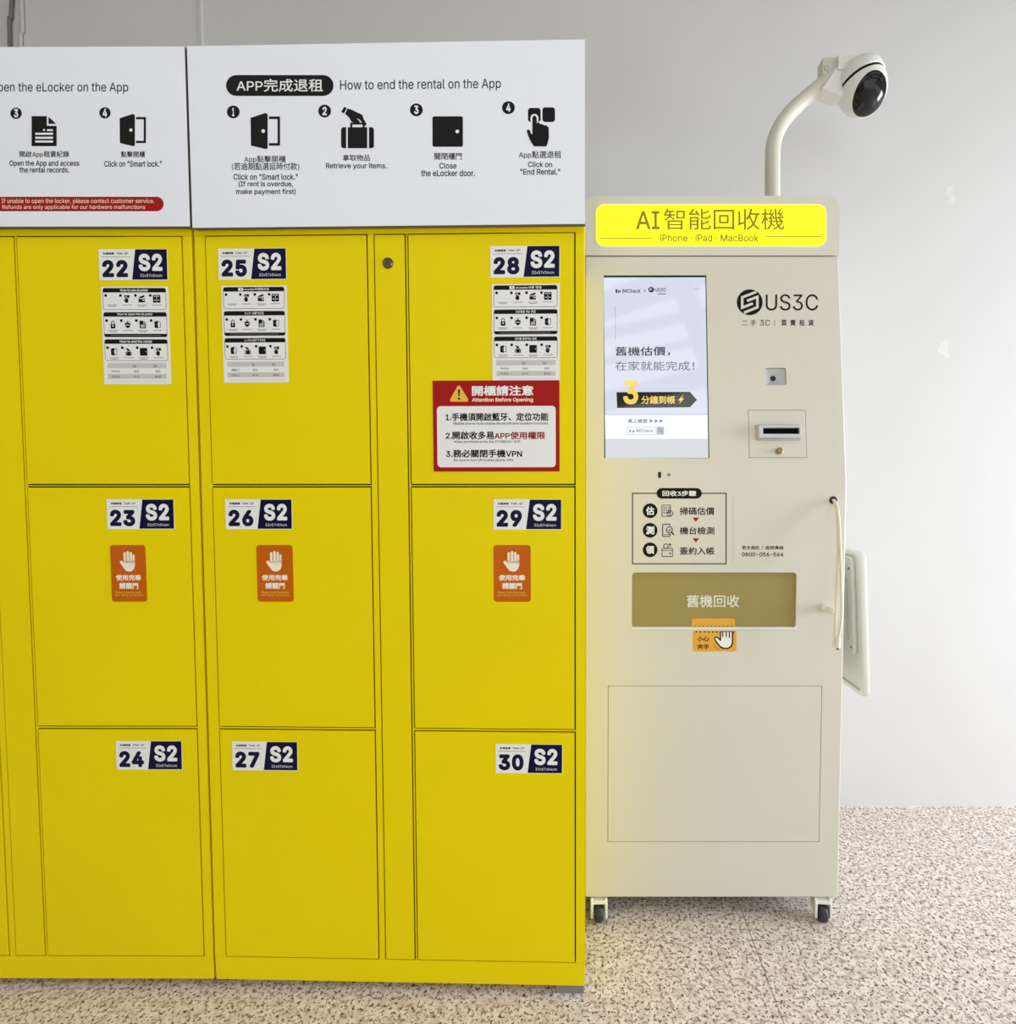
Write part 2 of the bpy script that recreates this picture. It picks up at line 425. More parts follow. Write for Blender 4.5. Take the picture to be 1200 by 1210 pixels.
# ---------------------------------------------------------------- the room
WY = 1.916
bm = bmesh.new(); box(bm, -4.5, -6.5, -.1, 5.5, WY+.1, 0); tag(finish('floor', bm, 'granite_floor'), kind='structure')
bm = bmesh.new(); box(bm, -4.5, WY, 0, 5.5, WY+.1, 3.7)
wall = tag(finish('wall_back', bm, 'wall_paint'), kind='structure')
bm = bmesh.new(); box(bm, -4.5, .35, 3.7, 5.5, WY+.1, 3.85); tag(finish('ceiling', bm, 'ceiling_paint'), kind='structure')
n = 2
for (x, y), (dx, dy), w, h in (((.17,-1.9),(.83,.55),.16,.22), ((.17,-2.32),(.88,.36),.06,.10), ((.17,-2.95),(.85,.40),.05,.08), ((.8,-1.2),(.57,-1.5),.17,.22), ((.17,-4.4),(.83,.55),.16,.22), ((3.3,-1.2),(.57,-1.5),.17,.22), ((-1.7,-1.2),(.57,-1.5),.17,.22)):
    bm = bmesh.new(); box(bm, -5, -w/2, 0, 5, w/2, h)
    o = finish('trim_%d' % n, bm, 'beam_paint'); o.location = (x, y, 3.72); o.rotation_euler = (0, 0, math.atan2(dy, dx)); tag(o, kind='structure'); n += 1
bm = bmesh.new(); box(bm, 4.0, -6.5, 2.3, 4.15, WY, 3.7); tag(finish('light_blocker_right', bm, 'wall_paint'), kind='structure')  # added out of view, keeps high sky light off the upper back wall
bm = bmesh.new(); box(bm, -3.2, -6.5, 0, -3.05, WY, 3.7); tag(finish('light_blocker_left', bm, 'ceiling_paint'), kind='structure')  # unseen wall added to darken the left side
WF = Face(wall, (0, WY, 0), (1, 0, 0), (0, 0, 1))
a, b = WF.at(238, 30)
bm = bmesh.new(); box(bm, a-.004, WY-.004, 0, a+.004, WY, 3.7); tag(finish('trim_1', bm, 'wall_paint', bevel=.002), kind='structure')
for i, (u, v, pts) in enumerate(((1122, 232, [(-4,-12),(2,-13),(4,-8),(1,-3),(6,0),(7,6),(2,11),(-3,9),(-1,3),(-5,-2)]), (1113, 412, [(-6,2),(-2,-6),(4,-10),(7,-8),(6,0),(9,8),(5,13),(2,7),(-3,6)]))):
    p = Print(WF, WF.at, .0002); p.poly([(u+x, v+y) for x, y in pts], 'residue'); p.build('residue_mark', wall)

# ---------------------------------------------------------------- lockers
LD = 1.1796                                    # distance of the right locker's front right edge
def number_sticker(door, face, box_, num):
    p = Print(face, rectmap((65, 85, 1105, 538), box_), .0003)
    p.slab([(62,80),(1108,80),(1108,541),(62,541)], 'print_white', .0003)
    p.poly([(622,84),(1103,84),(1100,532),(562,532)], 'print_navy')
    p.text('松機捷運', 128, 128, 296, 162, 'print_black', .03); p.text('TAA-1F', 330, 128, 512, 160, 'print_black', .02)
    p.rect(100, 190, 540, 196, 'print_grey')
    p.text(num, 108, 240, 500, 496, 'print_ink', .045, 1.1)
    p.k = 2; p.text('S2', 668, 148, 1030, 408, 'print_white', .04, 1.1); p.text('32x57x54cm', 686, 450, 1020, 492, 'print_white', 0)
    return p.build('number_sticker', door)
def hand_sticker(door, face, box_):
    p = Print(face, rectmap((115, 70, 835, 1165), box_), .0003)
    p.slab(rr_pts(115, 70, 835, 1165, 55), 'print_orange', .0003)
    for (x0, y0, x1) in ((386,205,434),(450,185,500),(514,200,560),(570,248,612)): p.rect(x0, y0, x1, 420, 'print_cream', 22)
    p.poly([(386,380),(612,360),(615,450),(592,530),(545,572),(482,585),(420,560),(380,510),(308,410),(310,378),(345,370),(386,400)], 'print_cream')
    p.text('使用完畢', 212, 640, 728, 755, 'print_cream', .035); p.text('請關門', 278, 795, 665, 918, 'print_cream', .035)
    p.text('Please close the locker', 192, 962, 745, 1004, 'print_amber', .01); p.text('after taking out the items', 180, 1018, 762, 1062, 'print_amber', .01)
    return p.build('hand_sticker', door)
INFO = {
 22: (['How to use eLocker', 'How to open the eLocker', 'How to end the rental'], False, ['Hourly', 'Daily']),
 25: (['eLocker の使用方法', 'ロッカーを開ける方法', 'レンタルを終了する方法'], True, ['1時間あたり', '1日あたり']),
 28: (['eLocker 사용 방법', '보관함을 여는 방법', '대여를 종료하는 방법'], True, ['Hourly', 'Daily'])}
def info_sticker(door, face, box_, num):
    heads, flag, rows = INFO[num]
    p = Print(face, rectmap((50, 22, 880, 1185), box_), .0003)
    p.slab([(50,22),(880,22),(880,1185),(50,1185)], 'print_white', .0003)
    pic = [['', 'tap', 'cards', 'cells'], ['lock', 'shield', 'doc', 'door'], ['door', 'case', 'square', 'tap']]
    for i, (y0, y1) in enumerate(((38,298),(325,622),(648,905))):
        p.k = 1; p.frame(72, y0, 852, y1, 6, 'print_grey', 26)
        p.poly(rr_pts(72, y0, 852, y0+53, (26,26,0,0)), 'print_black')
        if i == 1: p.poly(rr_pts(72, 583, 852, 622, (0,0,26,26)), 'print_black')
        w = 24*len(heads[i]) if ord(heads[i][-1]) > 999 else 19*len(heads[i])
        w = min(w, 440); sh = 40 if flag and i == 0 else 0
        p.k = 2; p.text(heads[i], 462-w/2+sh, y0+11, 462+w/2+sh, y0+42, 'print_white', .02)
        if i == 1: p.rect(150, 600, 770, 606, 'print_grey')
        if sh: p.rect(266, y0+10, 330, y0+45, 'print_white'); p.k = 3; p.disc(298, y0+27, 9, 'print_red')
        p.k = 1
        yd = (127, 425, 748)[i]; yi = (167, 472, 797)[i]
        for j, x in enumerate((108, 290, 475, 658)):
            p.disc(x, yd, 17, 'print_black')
            if pic[i][j]: icon(p, pic[i][j], x+77, yi, 46, paper='print_white')
            for n, (wd, dy) in enumerate(((60, 72), (46, 88))):
                if j % 2 == n == 1: continue
                p.rect(x+77-wd, yi+dy-3, x+77+wd, yi+dy+3, 'print_grey')
    p.k = 1; p.rect(55, 929, 875, 932, 'print_palegrey')
    for y in (935, 1062): p.rect(100, y, 828, y+58, 'print_palegrey')
    p.k = 2
    p.text('S2', 415, 955, 455, 982, 'print_grey', .03); p.text('S3', 672, 955, 712, 982, 'print_grey', .03)
    for r, (y, vals) in enumerate(((1018, ('$25', '$35')), (1080, ('$150', '$200')))):
        p.text(rows[r], 150, y, 252, y+28, 'print_grey', .02)
        for x, t in zip((455, 722), vals): p.text(t, x-8*len(t)-6, y, x+8*len(t)+6, y+28, 'print_darkred' if r and x > 700 else 'print_grey', .02)
    p.rect(140, 1149, 830, 1154, 'print_palegrey')
    return p.build('instruction_sticker', door)
def alert_sticker(door, face, box_):
    p = Print(face, rectmap((88, 728, 690, 1157), box_), .0007)
    p.slab([(88,728),(690,728),(690,1157),(88,1157)], 'print_red', .0003)
    p.rect(107, 848, 672, 1137, 'print_white', 18)
    p.poly([(208,752),(218,752),(258,818),(254,827),(174,827),(170,818)], 'print_amber')
    p.text('開櫃請注意', 275, 752, 567, 800, 'print_white', .03); p.text('Attention Before Opening', 275, 809, 565, 832, 'print_cream', .02)
    p.k = 2; p.poly([(208,770),(219,770),(216,803),(211,803)], 'print_brown'); p.disc(213.5, 813, 5.5, 'print_brown')
    for s, x0, y0, x1, y1, c, bd in (('1.手機須開啟藍牙、定位功能',148,880,638,918,'print_black',.028), ('Mobile phone must enable Bluetooth and location functions',186,924,636,938,'print_black',.01),
        ('2.開啟收多易',148,967,378,1005,'print_black',.028), ('APP使用權限',380,969,622,1005,'print_darkred',.028), ('Allow permissions for the STOREASY APP',186,1010,503,1024,'print_black',.01),
        ('3.務必關閉手機VPN',148,1053,512,1091,'print_black',.028), ('Be sure to turn off mobile phone VPN',186,1097,468,1111,'print_black',.01)):
        p.text(s, x0, y0, x1, y1, c, bd)
    return p.build('warning_notice', door)

LW, LB, LT, LDEP = .902, .023, 1.826, .57
ROWS = [(1.2345, 1.8040), (.6550, 1.2260), (.0830, .6455)]
COLS = [(-.8745, -.5015), (-.4035, -.0240)]
MIDX = (-.4815, -.4130)
def locker(loc, rz, label, nums, infos, hands, alert=None, lx=-.4515, fy=.026):
    """origin on the floor under the front right edge; x runs left (negative), y into the cabinet"""
    L = thing('locker_cabinet', loc, rz, label, 'locker', 'banks of yellow lockers')
    g = .003; bm = bmesh.new()
    xs = [(-LW, COLS[0][0]-g), (COLS[0][1]+g, MIDX[0]-g), (MIDX[1]+g, COLS[1][0]-g), (COLS[1][1]+g, 0)]
    box(bm, -LW, 0, LB, 0, .022, ROWS[2][0]-g); box(bm, -LW, 0, ROWS[0][1]+g, 0, .022, LT)
    for x0, x1 in xs: box(bm, x0, 0, ROWS[2][0]-g, x1, .022, ROWS[0][1]+g)
    for c in COLS:
        for r in (0, 1): box(bm, c[0]-g, 0, ROWS[r+1][1]+g, c[1]+g, .022, ROWS[r][0]-g)
    bmesh.ops.remove_doubles(bm, verts=bm.verts, dist=1e-5)
    box(bm, -LW, .0221, LB, -LW+.012, LDEP, LT); box(bm, -.023, .0221, LB, -.011, LDEP, LT); box(bm, -LW+.012, LDEP-.012, LB, -.021, LDEP, LT)
    box(bm, -LW+.012, .0221, LT-.012, -.021, LDEP-.012, LT); box(bm, -LW+.012, .0221, LB, -.021, LDEP-.012, LB+.012)
    body = finish('cabinet_body', bm, 'yellow_paint', L, bevel=.003)
    F = Face(L, (0, -.0005, 0), (1, 0, 0), (0, 0, 1))
    i = 0
    for ci, c in enumerate(COLS):
        for r in ROWS:
            bm = bmesh.new(); box(bm, c[0], -.0005, r[0], c[1], .018, r[1])
            d = finish('door', bm, 'yellow_paint', L, bevel=.0022)
            bm = bmesh.new(); e = g+.0008                  # dark strip standing in for the shade deep in the door gap
            for x0, x1, z0, z1 in ((c[0]-e, c[0], r[0]-e, r[1]+e), (c[1], c[1]+e, r[0]-e, r[1]+e), (c[0], c[1], r[0]-e, r[0]), (c[0], c[1], r[1], r[1]+e)): box(bm, x0, .0045, z0, x1, .012, z1)
            tag(finish('door_gap_shade', bm, 'gap_shade_brown', d), 'dark shade strip in the door gap')
            n = nums[i]; i += 1
            if n is None: continue
            right = ci == 1
            cx = c[1]-.111 if right else c[0]+.108
            dx = {22: -.0005, 23: -.004, 24: -.0035, 28: -.001, 29: .002, 30: .003}.get(n, 0)
            cx += dx
            number_sticker(d, F, (cx-.079, r[1]-.0285, cx+.079, r[1]-.098), str(n))
            if n in infos: info_sticker(d, F, infos[n], n)
            if n in hands: hand_sticker(d, F, hands[n])
            if alert and n == 28: alert_sticker(d, F, alert)
    bm = bmesh.new(); box(bm, MIDX[0], -.0005, ROWS[2][0], MIDX[1], .018, ROWS[0][1])
    mp = finish('service_panel', bm, 'yellow_paint', L, bevel=.0022)
    bm = bmesh.new(); e = g+.0008  # dark strips painted as shade in the gap round the panel
    for x0, x1 in ((MIDX[0]-e, MIDX[0]), (MIDX[1], MIDX[1]+e)): box(bm, x0, .0045, ROWS[2][0]-e, x1, .012, ROWS[0][1]+e)
    for z0 in (ROWS[2][0]-e, ROWS[0][1]): box(bm, MIDX[0], .0045, z0, MIDX[1], .012, z0+e)
    tag(finish('panel_gap_shade', bm, 'gap_shade_brown', mp), 'dark shade strip in the panel gap')
    bm = bmesh.new(); M = Matrix.Translation((lx, 0, 1.7405)) @ Matrix.Rotation(pi/2, 4, 'X')
    lathe(bm, [(.0125,.0),(.0125,.002),(.0105,.0045),(.0078,.0045),(.007,.003),(.0001,.003)], M, 20)
    box(bm, lx-.0013, -.0034, 1.7365, lx+.0013, -.0029, 1.7445, 1)
    lk = finish('lock_cylinder', bm, ['lock_metal', 'rubber_black'], mp, smooth=40)
    for x, y in ((-LW+.09, .12), (-.036, fy), (-LW+.09, LDEP-.09), (-.06, LDEP-.09)):
        if True:
            bm = bmesh.new(); box(bm, x-.034, y-.022, 0, x+.034, y+.04, LB+.002); finish('foot', bm, 'foot_grey', L, bevel=.002)
    return L, F
ang2, ang1 = -.0195, -.003
P1 = (-.9084*cos(ang2)+.001, LD-.9084*sin(ang2), 0)
R2, F2 = locker((.001, LD, 0), ang2, 'yellow steel locker bank with doors 25 to 30, beside the cream kiosk', (25,26,27,28,29,30),
    {25: (-.8405, 1.692, -.688, 1.470), 28: (-.2125, 1.691, -.057, 1.4705)}, {26: (-.7745, 1.0905, -.688, .956), 29: (-.2130, 1.0915, -.126, .958)}, (-.3515, 1.4725, -.058, 1.2632))
R1, F1 = locker(P1, ang1, 'yellow steel locker bank with doors 22 to 24, cut by the left picture edge', (None,None,None,22,23,24),
    {22: (-.2130, 1.691, -.0565, 1.467)}, {23: (-.2141, 1.090, -.1304, .955)}, lx=-.4635, fy=.14)

# ---------------------------------------------------------------- signboards on the lockers
def board(loc, rz, label, c0, c1, c2, c3):
    """c0..c3: where the photo shows the panel's left top, right top, right bottom and left bottom corners"""
    B = thing('sign_board', loc, rz, label, 'sign', 'white instruction signs on the lockers')
    G = Face(B, (0, -.018, 0), (1, 0, 0), (0, 0, 1))
    q = [G.at(*c) if c else None for c in (c0, c1, c2, c3)]
    x1 = (q[1][0]+q[2][0])/2; x0 = (q[0][0]+q[3][0])/2 if q[0] else x1-.895; z1 = q[1][1]; z0 = q[2][1]
    bm = bmesh.new(); box(bm, x0, -.018, z0, x1, -.006, z1)
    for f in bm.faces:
        f.normal_update(); f.material_index = 1 if abs(f.normal.x) > .5 or f.normal.z < -.5 else 0  # brown side edges; underside takes the same dark colour as painted shade
    finish('panel', bm, ['sign_white', 'board_edge_and_shade'], B)
    for x in (x0+.12, x1-.12):
        bm = bmesh.new(); prism(bm, [(-.006,1.8265),(.20,1.8265),(-.006,1.8265+.24)], lambda a, b, d: Vector((d, a, b)), x-.004, x+.004); recalc(bm); finish('bracket', bm, 'sign_white', B)
    return B, G
B2, G2 = board((.001, LD, 0), ang2, 'white sign reading How to end the rental on the App, above doors 25 to 30', (220,56), (691,46.5), (691,264.5), (228,268))
m3 = lambda ox, oy, k, face: cropmap(face, ox, oy, k)
def pr(face): return Print(face, m3(0, 0, 1, face), .0001)
p = pr(G2); p.rect(267, 88.8, 394, 113.4, 'print_black', 12.2); p.k = 2; p.text('APP完成退租', 279.5, 93.2, 381.5, 108.6, 'print_white', .012); p.build('title_pill', B2)
p = pr(G2)
q = Print(G2, lambda u, v: G2.at(u, v-(u-401.7)*.0105+.9), .0001); q.text('How to end the rental on the App', 401.7, 94, 591.7, 108.2, 'print_ink', .004); q.build('heading', B2)
def step(par, face, n, x, y, r=7.6):
    p = pr(face); p.disc(x, y, r, 'print_black', n=24); p.k = 2; w = 1.3 if n == '1' else 2.6; p.text(n, x-w, y-5, x+w, y+5, 'sign_white', .03); p.build('step_number', par)
def pict(par, face, kind, x, y, h, name):
    p = pr(face); icon(p, kind, x, y, h); p.build(name, par)
def caption(par, face, lines):
    p = pr(face)
    for t, x0, x1, y0, y1, bd in lines: p.text(t, x0, y0, x1, y1, 'print_black', bd)
    p.build('caption', par)
for n, x, y in (('1',275.6,132.3),('2',383.5,131.3),('3',491.8,129.9),('4',600.5,127.3)): step(B2, G2, n, x, y)
pict(B2, G2, 'door', 313.3, 155, 21.5, 'open_door_pictogram'); pict(B2, G2, 'case', 422.5, 150.8, 24.4, 'suitcase_pictogram')
pict(B2, G2, 'square', 528.8, 155.5, 18, 'closed_door_pictogram'); pict(B2, G2, 'tap', 639, 150, 23.3, 'tapping_hand_pictogram')
caption(B2, G2, [('App點擊開櫃',288.5,337.5,184,192.8,.008), ('(若逾期點選延時付款)',274,353.5,192.2,201.4,.008), ('Click on "Smart lock."',275.8,351.6,205.4,212.6,.014), ('(If rent is overdue,',282,346,214,221.6,.014), ('make payment first)',279,349.5,223.2,230.8,.014)])
caption(B2, G2, [('拿取物品',404.8,437,182.6,190.2,.012), ('Retrieve your items.',385,457,192.6,200.6,.014)])
caption(B2, G2, [('關閉櫃門',513,545.5,180.5,188.8,.012), ('Close',519,539.2,192.4,199.4,.014), ('the eLocker door.',497.4,561,201,208.4,.014)])
caption(B2, G2, [('App點選退租',612.8,662.8,178.4,188,.01), ('Click on',623.6,652.2,191,197.6,.014), ('"End Rental."',614.6,661.6,199.6,206.6,.014)])
B1, G1 = board(P1, ang1, 'white sign with a red notice strip, above doors 22 to 24', None, (217.5,55), (225,267.5), None)
p = pr(G1); p.text('How to open the eLocker on the App', -52, 97.6, 151.4, 111, 'print_ink', .004); p.build('heading', B1)
for n, x, y in (('3',19.1,133.9),('4',124,133.4)): step(B1, G1, n, x, y, 6.7)
pict(B1, G1, 'doc', 52.2, 155, 18, 'document_pictogram'); pict(B1, G1, 'door', 156.8, 153.8, 19.2, 'open_door_pictogram')
caption(B1, G1, [('開啟App租賃紀錄',23,81.8,178.4,186.6,.012), ('Open the App and access',11.2,93.7,189.6,197.6,.014), ('the rental records.',23,81.8,197.6,204,.014)])
caption(B1, G1, [('點擊開櫃',143,171.2,178.8,186,.012), ('Click on "Smart lock."',123.2,191,190,197.2,.014)])
p = pr(G1); p.rect(-180, 232.6, 193.4, 249.6, 'print_red', 8.4); p.k = 2
p.text('* If unable to open the locker, please contact customer service.', -3, 234.6, 182.3, 241.4, 'print_cream', 0); p.text('Refunds are only applicable for our hardware malfunctions', 3, 242.2, 171.6, 248.2, 'print_cream', 0); p.build('notice_strip', B1)

# ---------------------------------------------------------------- recycling kiosk
KY, KX0, KX1, KD = LD+.205, .0028, .7155, .48
SL, ZF, ZS, ZT = .070, 1.240, 1.879, 2.043     # lean of the upper front, fold, seam and top heights
KC = (KX0+KX1)/2; KW = (KX1-KX0)/2
K = thing('recycling_kiosk', (KC, KY, 0), 0, 'cream recycling kiosk with a lit yellow header and touchscreen, on casters', 'kiosk')
bm = bmesh.new(); prof = [(0,.075),(0,ZF),(SL,ZS-.0015),(KD,ZS-.0015),(KD,.075)]
prism(bm, prof, lambda a, b, d: Vector((d, a, b)), -KW, KW); recalc(bm)
body = finish('body', bm, 'cream_paint', K, bevel=.004)
FL = Face(K, (0, 0, 0), (1, 0, 0), (0, 0, 1)); FU = Face(K, (0, 0, ZF), (1, 0, 0), (0, SL, ZS-ZF)); FH = Face(K, (0, SL, 0), (1, 0, 0), (0, 0, 1))
def pxbox(face, u0, v0, u1, v1):
    a0, b1 = face.at(u0, v0); a1, b0 = face.at(u1, v1); return a0, b0, a1, b1
def grow(bx, g): return bx[0]-g, bx[1]-g, bx[2]+g, bx[3]+g
HB = pxbox(FL, 746.5, 676.5, 940, 742); DB = pxbox(FL, 718.5, 811, 967, 994.5); SB = pxbox(FU, 713, 325, 838, 541.5)
CB = pxbox(FU, 904, 434.5, 929, 455); PB = pxbox(FU, 884, 485, 952.5, 540.5)
hole = FL.at(984, 591)
cuts = [fbox(FL, *HB, -.30, .02, r=.010), fbox(FL, *grow(DB, .0014), -.006, .02), fbox(FU, *SB, -.006, .02), fbox(FU, *CB, -.014, .02, r=.005), fbox(FU, *grow(PB, .0012), -.006, .02)]
hb = bmesh.new(); prism(hb, [(hole[0]+.0085*cos(t*pi/8), hole[1]+.0085*sin(t*pi/8)) for t in range(16)], FL.pt, -.03, .02); cuts.append(hb)
cut(body, cuts)
# header light box
bm = bmesh.new(); prism(bm, rr_pts(-KW, ZS+.001, KW, ZT, (.001,.001,.035,.035), 8), lambda a, b, d: Vector((a, d, b)), SL, KD); recalc(bm)
hd = finish('header_box', bm, 'cream_paint', K, smooth=30)
k1 = 1200/310; hm = cropmap(FH, 690, 225, k1)
p = Print(FH, hm, 0); p.slab(rr_pts(55, 66, 1104, 254, 36, 8), 'sign_glow', .0015); p.build('light_panel', hd)
p = Print(FH, hm, .0016); p.text('AI', 235, 95, 345, 180, 'sign_olive', .016); p.text('智能回收機', 362, 84, 915, 183, 'sign_olive', .012); p.text('iPhone · iPad · MacBook', 345, 201, 798, 237, 'sign_olive_pale', .03)
p.rect(70, 218, 312, 223, 'sign_olive'); p.rect(828, 210, 1090, 215, 'sign_olive'); tag(p.build('header_lettering', hd), 'olive header lettering')
# touchscreen
bm = fbox(FU, SB[0]+.0005, SB[1]+.0005, SB[2]-.0005, SB[3]-.0005, -.0059, -.0025); scr = finish('touchscreen', bm, 'gloss_black', K)
sm = cropmap(FU, 700, 310, 5.04)
p = Print(FU, sm, -.0024)
p.poly([(66,88),(672,86),(690,1164),(76,1166)], 'screen_base'); p.k = 2
p.poly([(73,906),(686,906),(687,1050),(75,1050)], 'screen_white'); p.poly([(75,1050),(687,1050),(690,1164),(76,1166)], 'screen_foot'); p.k = 3
p.rect(73, 904, 686, 908, 'screen_line'); p.rect(133, 255, 137, 460, 'screen_line'); p.rect(603, 154, 637, 158, 'screen_line')
p.rect(137, 158, 147, 180, 'screen_dark'); p.rect(152, 164, 158, 180, 'screen_dark'); p.poly([(158,172),(166,158),(166,180)], 'screen_dark')
p.text('iMCheck', 176, 156, 286, 180, 'screen_slate', .02); p.text('×', 303, 160, 317, 175, 'screen_slate')
p.disc(349, 160, 17, 'screen_dark'); p.text('US3C', 372, 150, 438, 172, 'screen_slate', .02); p.rect(388, 183, 436, 188, 'screen_slate')
p.k = 4; p.line([(356,149),(342,155),(342,164),(355,160)], 4, 'screen_base'); p.k = 3
p.text('舊機估價，', 135, 500, 462, 556, 'screen_dark', .012); p.text('在家就能完成！', 135, 587, 606, 643, 'screen_slate', .004)
p.poly([(142,772),(580,770),(622,818),(580,862),(146,866)], 'screen_olive'); p.k = 4
p.text('3', 182, 702, 272, 845, 'screen_gold', .03); p.text('分鐘到帳', 290, 793, 492, 842, 'screen_gold', .02)
p.poly([(543,784),(508,822),(526,822),(512,846),(546,808),(529,808)], 'screen_gold')
p.text('馬上檢測', 210, 931, 325, 956, 'screen_slate', .02)
for x in (338, 368, 397): p.poly([(x,932),(x+22,944),(x,956),(x+5,944)], 'screen_slate')
p.frame(205, 980, 380, 1025, 3, 'screen_line', 6); p.rect(220, 994, 228, 1011, 'screen_slate'); p.poly([(232,1011),(248,994),(248,1011)], 'screen_slate'); p.text('iMCheck', 258, 991, 360, 1011, 'screen_slate', .01)
p.rect(382, 978, 426, 1026, 'screen_line', 5); p.k = 5; p.ring(402, 998, 10, 3, 'screen_slate'); p.line([(409,1006),(417,1015)], 4, 'screen_slate')
p.build('screen_picture', scr)
# logo
lm = cropmap(FU, 860, 330, 10)
p = Print(FU, lm, .0001); p.disc(255, 272, 152, 'print_black', n=40); p.k = 2
p.line([(332,150),(166,214),(166,336),(292,286)], 30, 'cream_paint'); p.line([(186,396),(345,332),(345,208),(222,256)], 30, 'cream_paint')
p.k = 1; p.text('US3C', 445, 178, 1062, 370, 'print_black', -.008, 1.0)
p.text('二手', 165, 480, 332, 550, 'print_black', 0, 1.5); p.text('3C', 375, 480, 497, 548, 'print_black', 0); p.rect(546, 484, 551, 550, 'print_black')
for i, c in enumerate('買賣租賃'): p.text(c, 628+i*106, 480, 692+i*106, 550, 'print_black', .012)
p.build('logo', K)
# scanner window
cm = cropmap(FU, 875, 425, 9.68); cc = FU.at(875+385/9.68, 425+200/9.68)
bm = bmesh.new(); a0, b0, a1, b1 = CB
O = [(a0+.001,b0+.001),(a1-.001,b0+.001),(a1-.001,b1-.001),(a0+.001,b1-.001)]; I = [(cc[0]+x*.006, cc[1]+y*.006) for x, y in ((-1,-1),(1,-1),(1,1),(-1,1))]
vo = [bm.verts.new(FU.pt(a, b, -.005)) for a, b in O]; vi = [bm.verts.new(FU.pt(a, b, -.012)) for a, b in I]; vb = [bm.verts.new(FU.pt(a, b, -.0135)) for a, b in O]
for i in range(4):
    j = (i+1) % 4; bm.faces.new((vo[i], vo[j], vi[j], vi[i])); bm.faces.new((vo[j], vo[i], vb[i], vb[j]))
bm.faces.new(vi); bm.faces.new(vb[::-1]); recalc(bm)
sc = finish('scanner_window', bm, 'silver_plastic', K)
bm = bmesh.new(); M = Matrix.Translation(FU.pt(cc[0], cc[1], -.012)) @ FU.n.to_track_quat('Z', 'Y').to_matrix().to_4x4()
lathe(bm, [(.0075,0),(.0075,.0015),(.006,.0025),(.0001,.0025)], M, 20); finish('lens', bm, 'gloss_black', sc, smooth=40)
# card slot panel
bm = fbox(FU, *PB, -.0058, .0004); cp = finish('slot_panel', bm, 'cream_paint', K, bevel=.0006)
z0 = cm(165, 745); z1 = cm(685, 925); bz = (z0[0], z1[1], z1[0], z0[1]); s0 = cm(235, 797); s1 = cm(640, 860); sb = (s0[0], s1[1], s1[0], s0[1])
bm = bmesh.new(); g = .007
def ringpts(bx): return [(bx[0],bx[1]),(bx[2],bx[1]),(bx[2],bx[3]),(bx[0],bx[3])]
lay = [(rr_pts(*bz, .004, 3), .0004), (rr_pts(*grow(bz, -.001), .004, 3), .008), (rr_pts(*grow(bz, -.0055), .003, 3), .016), (rr_pts(*grow(sb, .001), .0005, 3), .016), (rr_pts(*sb, .0005, 3), .008)]
rings = [[bm.verts.new(FU.pt(a, b, d)) for a, b in pts] for pts, d in lay]
for A, B in zip(rings, rings[1:]):
    for i in range(len(A)): bm.faces.new((A[i], A[(i+1)%len(A)], B[(i+1)%len(A)], B[i]))
recalc(bm); bez = finish('slot_bezel', bm, 'silver', cp, smooth=35)
bm = fbox(FU, *sb, .0005, .0078); tag(finish('slot_opening', bm, 'pitch_black', cp), 'black card slot opening')
lc = cm(430, 1048); bm = bmesh.new(); M = Matrix.Translation(FU.pt(lc[0], lc[1], .0004)) @ FU.n.to_track_quat('Z', 'Y').to_matrix().to_4x4()
lathe(bm, [(.0085,0),(.0085,.011),(.0068,.0122),(.0055,.0105),(.0001,.0105)], M, 20); tag(finish('lock_knob', bm, 'brass', cp, smooth=40), 'small brass lock')
# pin holes under the screen
p = Print(FU, FU.at, .0001); p.rect(777, 557.5, 781, 565, 'rubber_black', 1.9); p.disc(790, 561, 1.9, 'print_grey', n=12); p.build('sensor', K)
# three-step print and hotline plate
km = cropmap(FL, 740, 575, 1200/205)
p = Print(FL, km, .0001); p.frame(38, 43, 692, 537, 7, 'print_black'); p.k = 2; p.rect(208, 10, 520, 83, 'print_black', 36); p.k = 3; p.text('回收3步驟', 248, 28, 482, 66, 'print_white', .02); p.k = 1
for y, c, t, yy in ((167,'估','掃碼估價',(143,196)), (302,'測','機台檢測',(278,331)), (437,'領','簽約入帳',(418,472))):
    p.disc(163, y, 51, 'print_black', n=28); p.k = 2; p.text(c, 134, y-29, 192, y+29, 'print_white', .03); p.k = 1
    p.text(t, 368, yy[0], 607, yy[1], 'print_black', .016)
for y in (214, 357): p.poly([(456,y),(502,y),(479,y+30)], 'print_darkred')
ik = 'print_black'
p.frame(243, 126, 306, 208, 5, ik, 6)
for x in (256, 272, 288):
    for y in (143, 160, 177): p.rect(x, y, x+9, y+8, ik)
p.ring(301, 186, 21, 5, ik); p.rect(299, 176, 303, 190, ik)
p.frame(247, 257, 303, 348, 6, ik, 8); p.rect(255, 330, 296, 334, ik); p.k = 2; p.disc(296, 299, 27, 'cream_paint'); p.k = 3; p.ring(296, 299, 24, 6, ik); p.line([(312,316),(328,334)], 9, ik); p.line([(286,300),(294,307),(307,291)], 5, ik); p.k = 1
p.frame(243, 425, 320, 486, 5, ik, 6); p.rect(245, 440, 318, 444, ik); p.rect(298, 456, 306, 468, ik); p.ring(272, 412, 18, 5, ik); p.line([(300,420),(300,394)], 5, ik); p.line([(290,404),(300,394),(310,404)], 4, ik)
p.build('steps_diagram', K)
p = Print(FL, km, 0); p.slab(rr_pts(738, 70, 1170, 545, 10), 'cream_paint', .0004)
p.text('更多資訊', 798, 409, 918, 436, 'print_black', .016); p.line([(933,436),(943,409)], 4, 'print_black'); p.text('服務專線', 960, 409, 1085, 436, 'print_black', .016); p.text('0800-056-564', 797, 455, 1084, 483, 'print_black', .02)
p.build('hotline_plate', K)
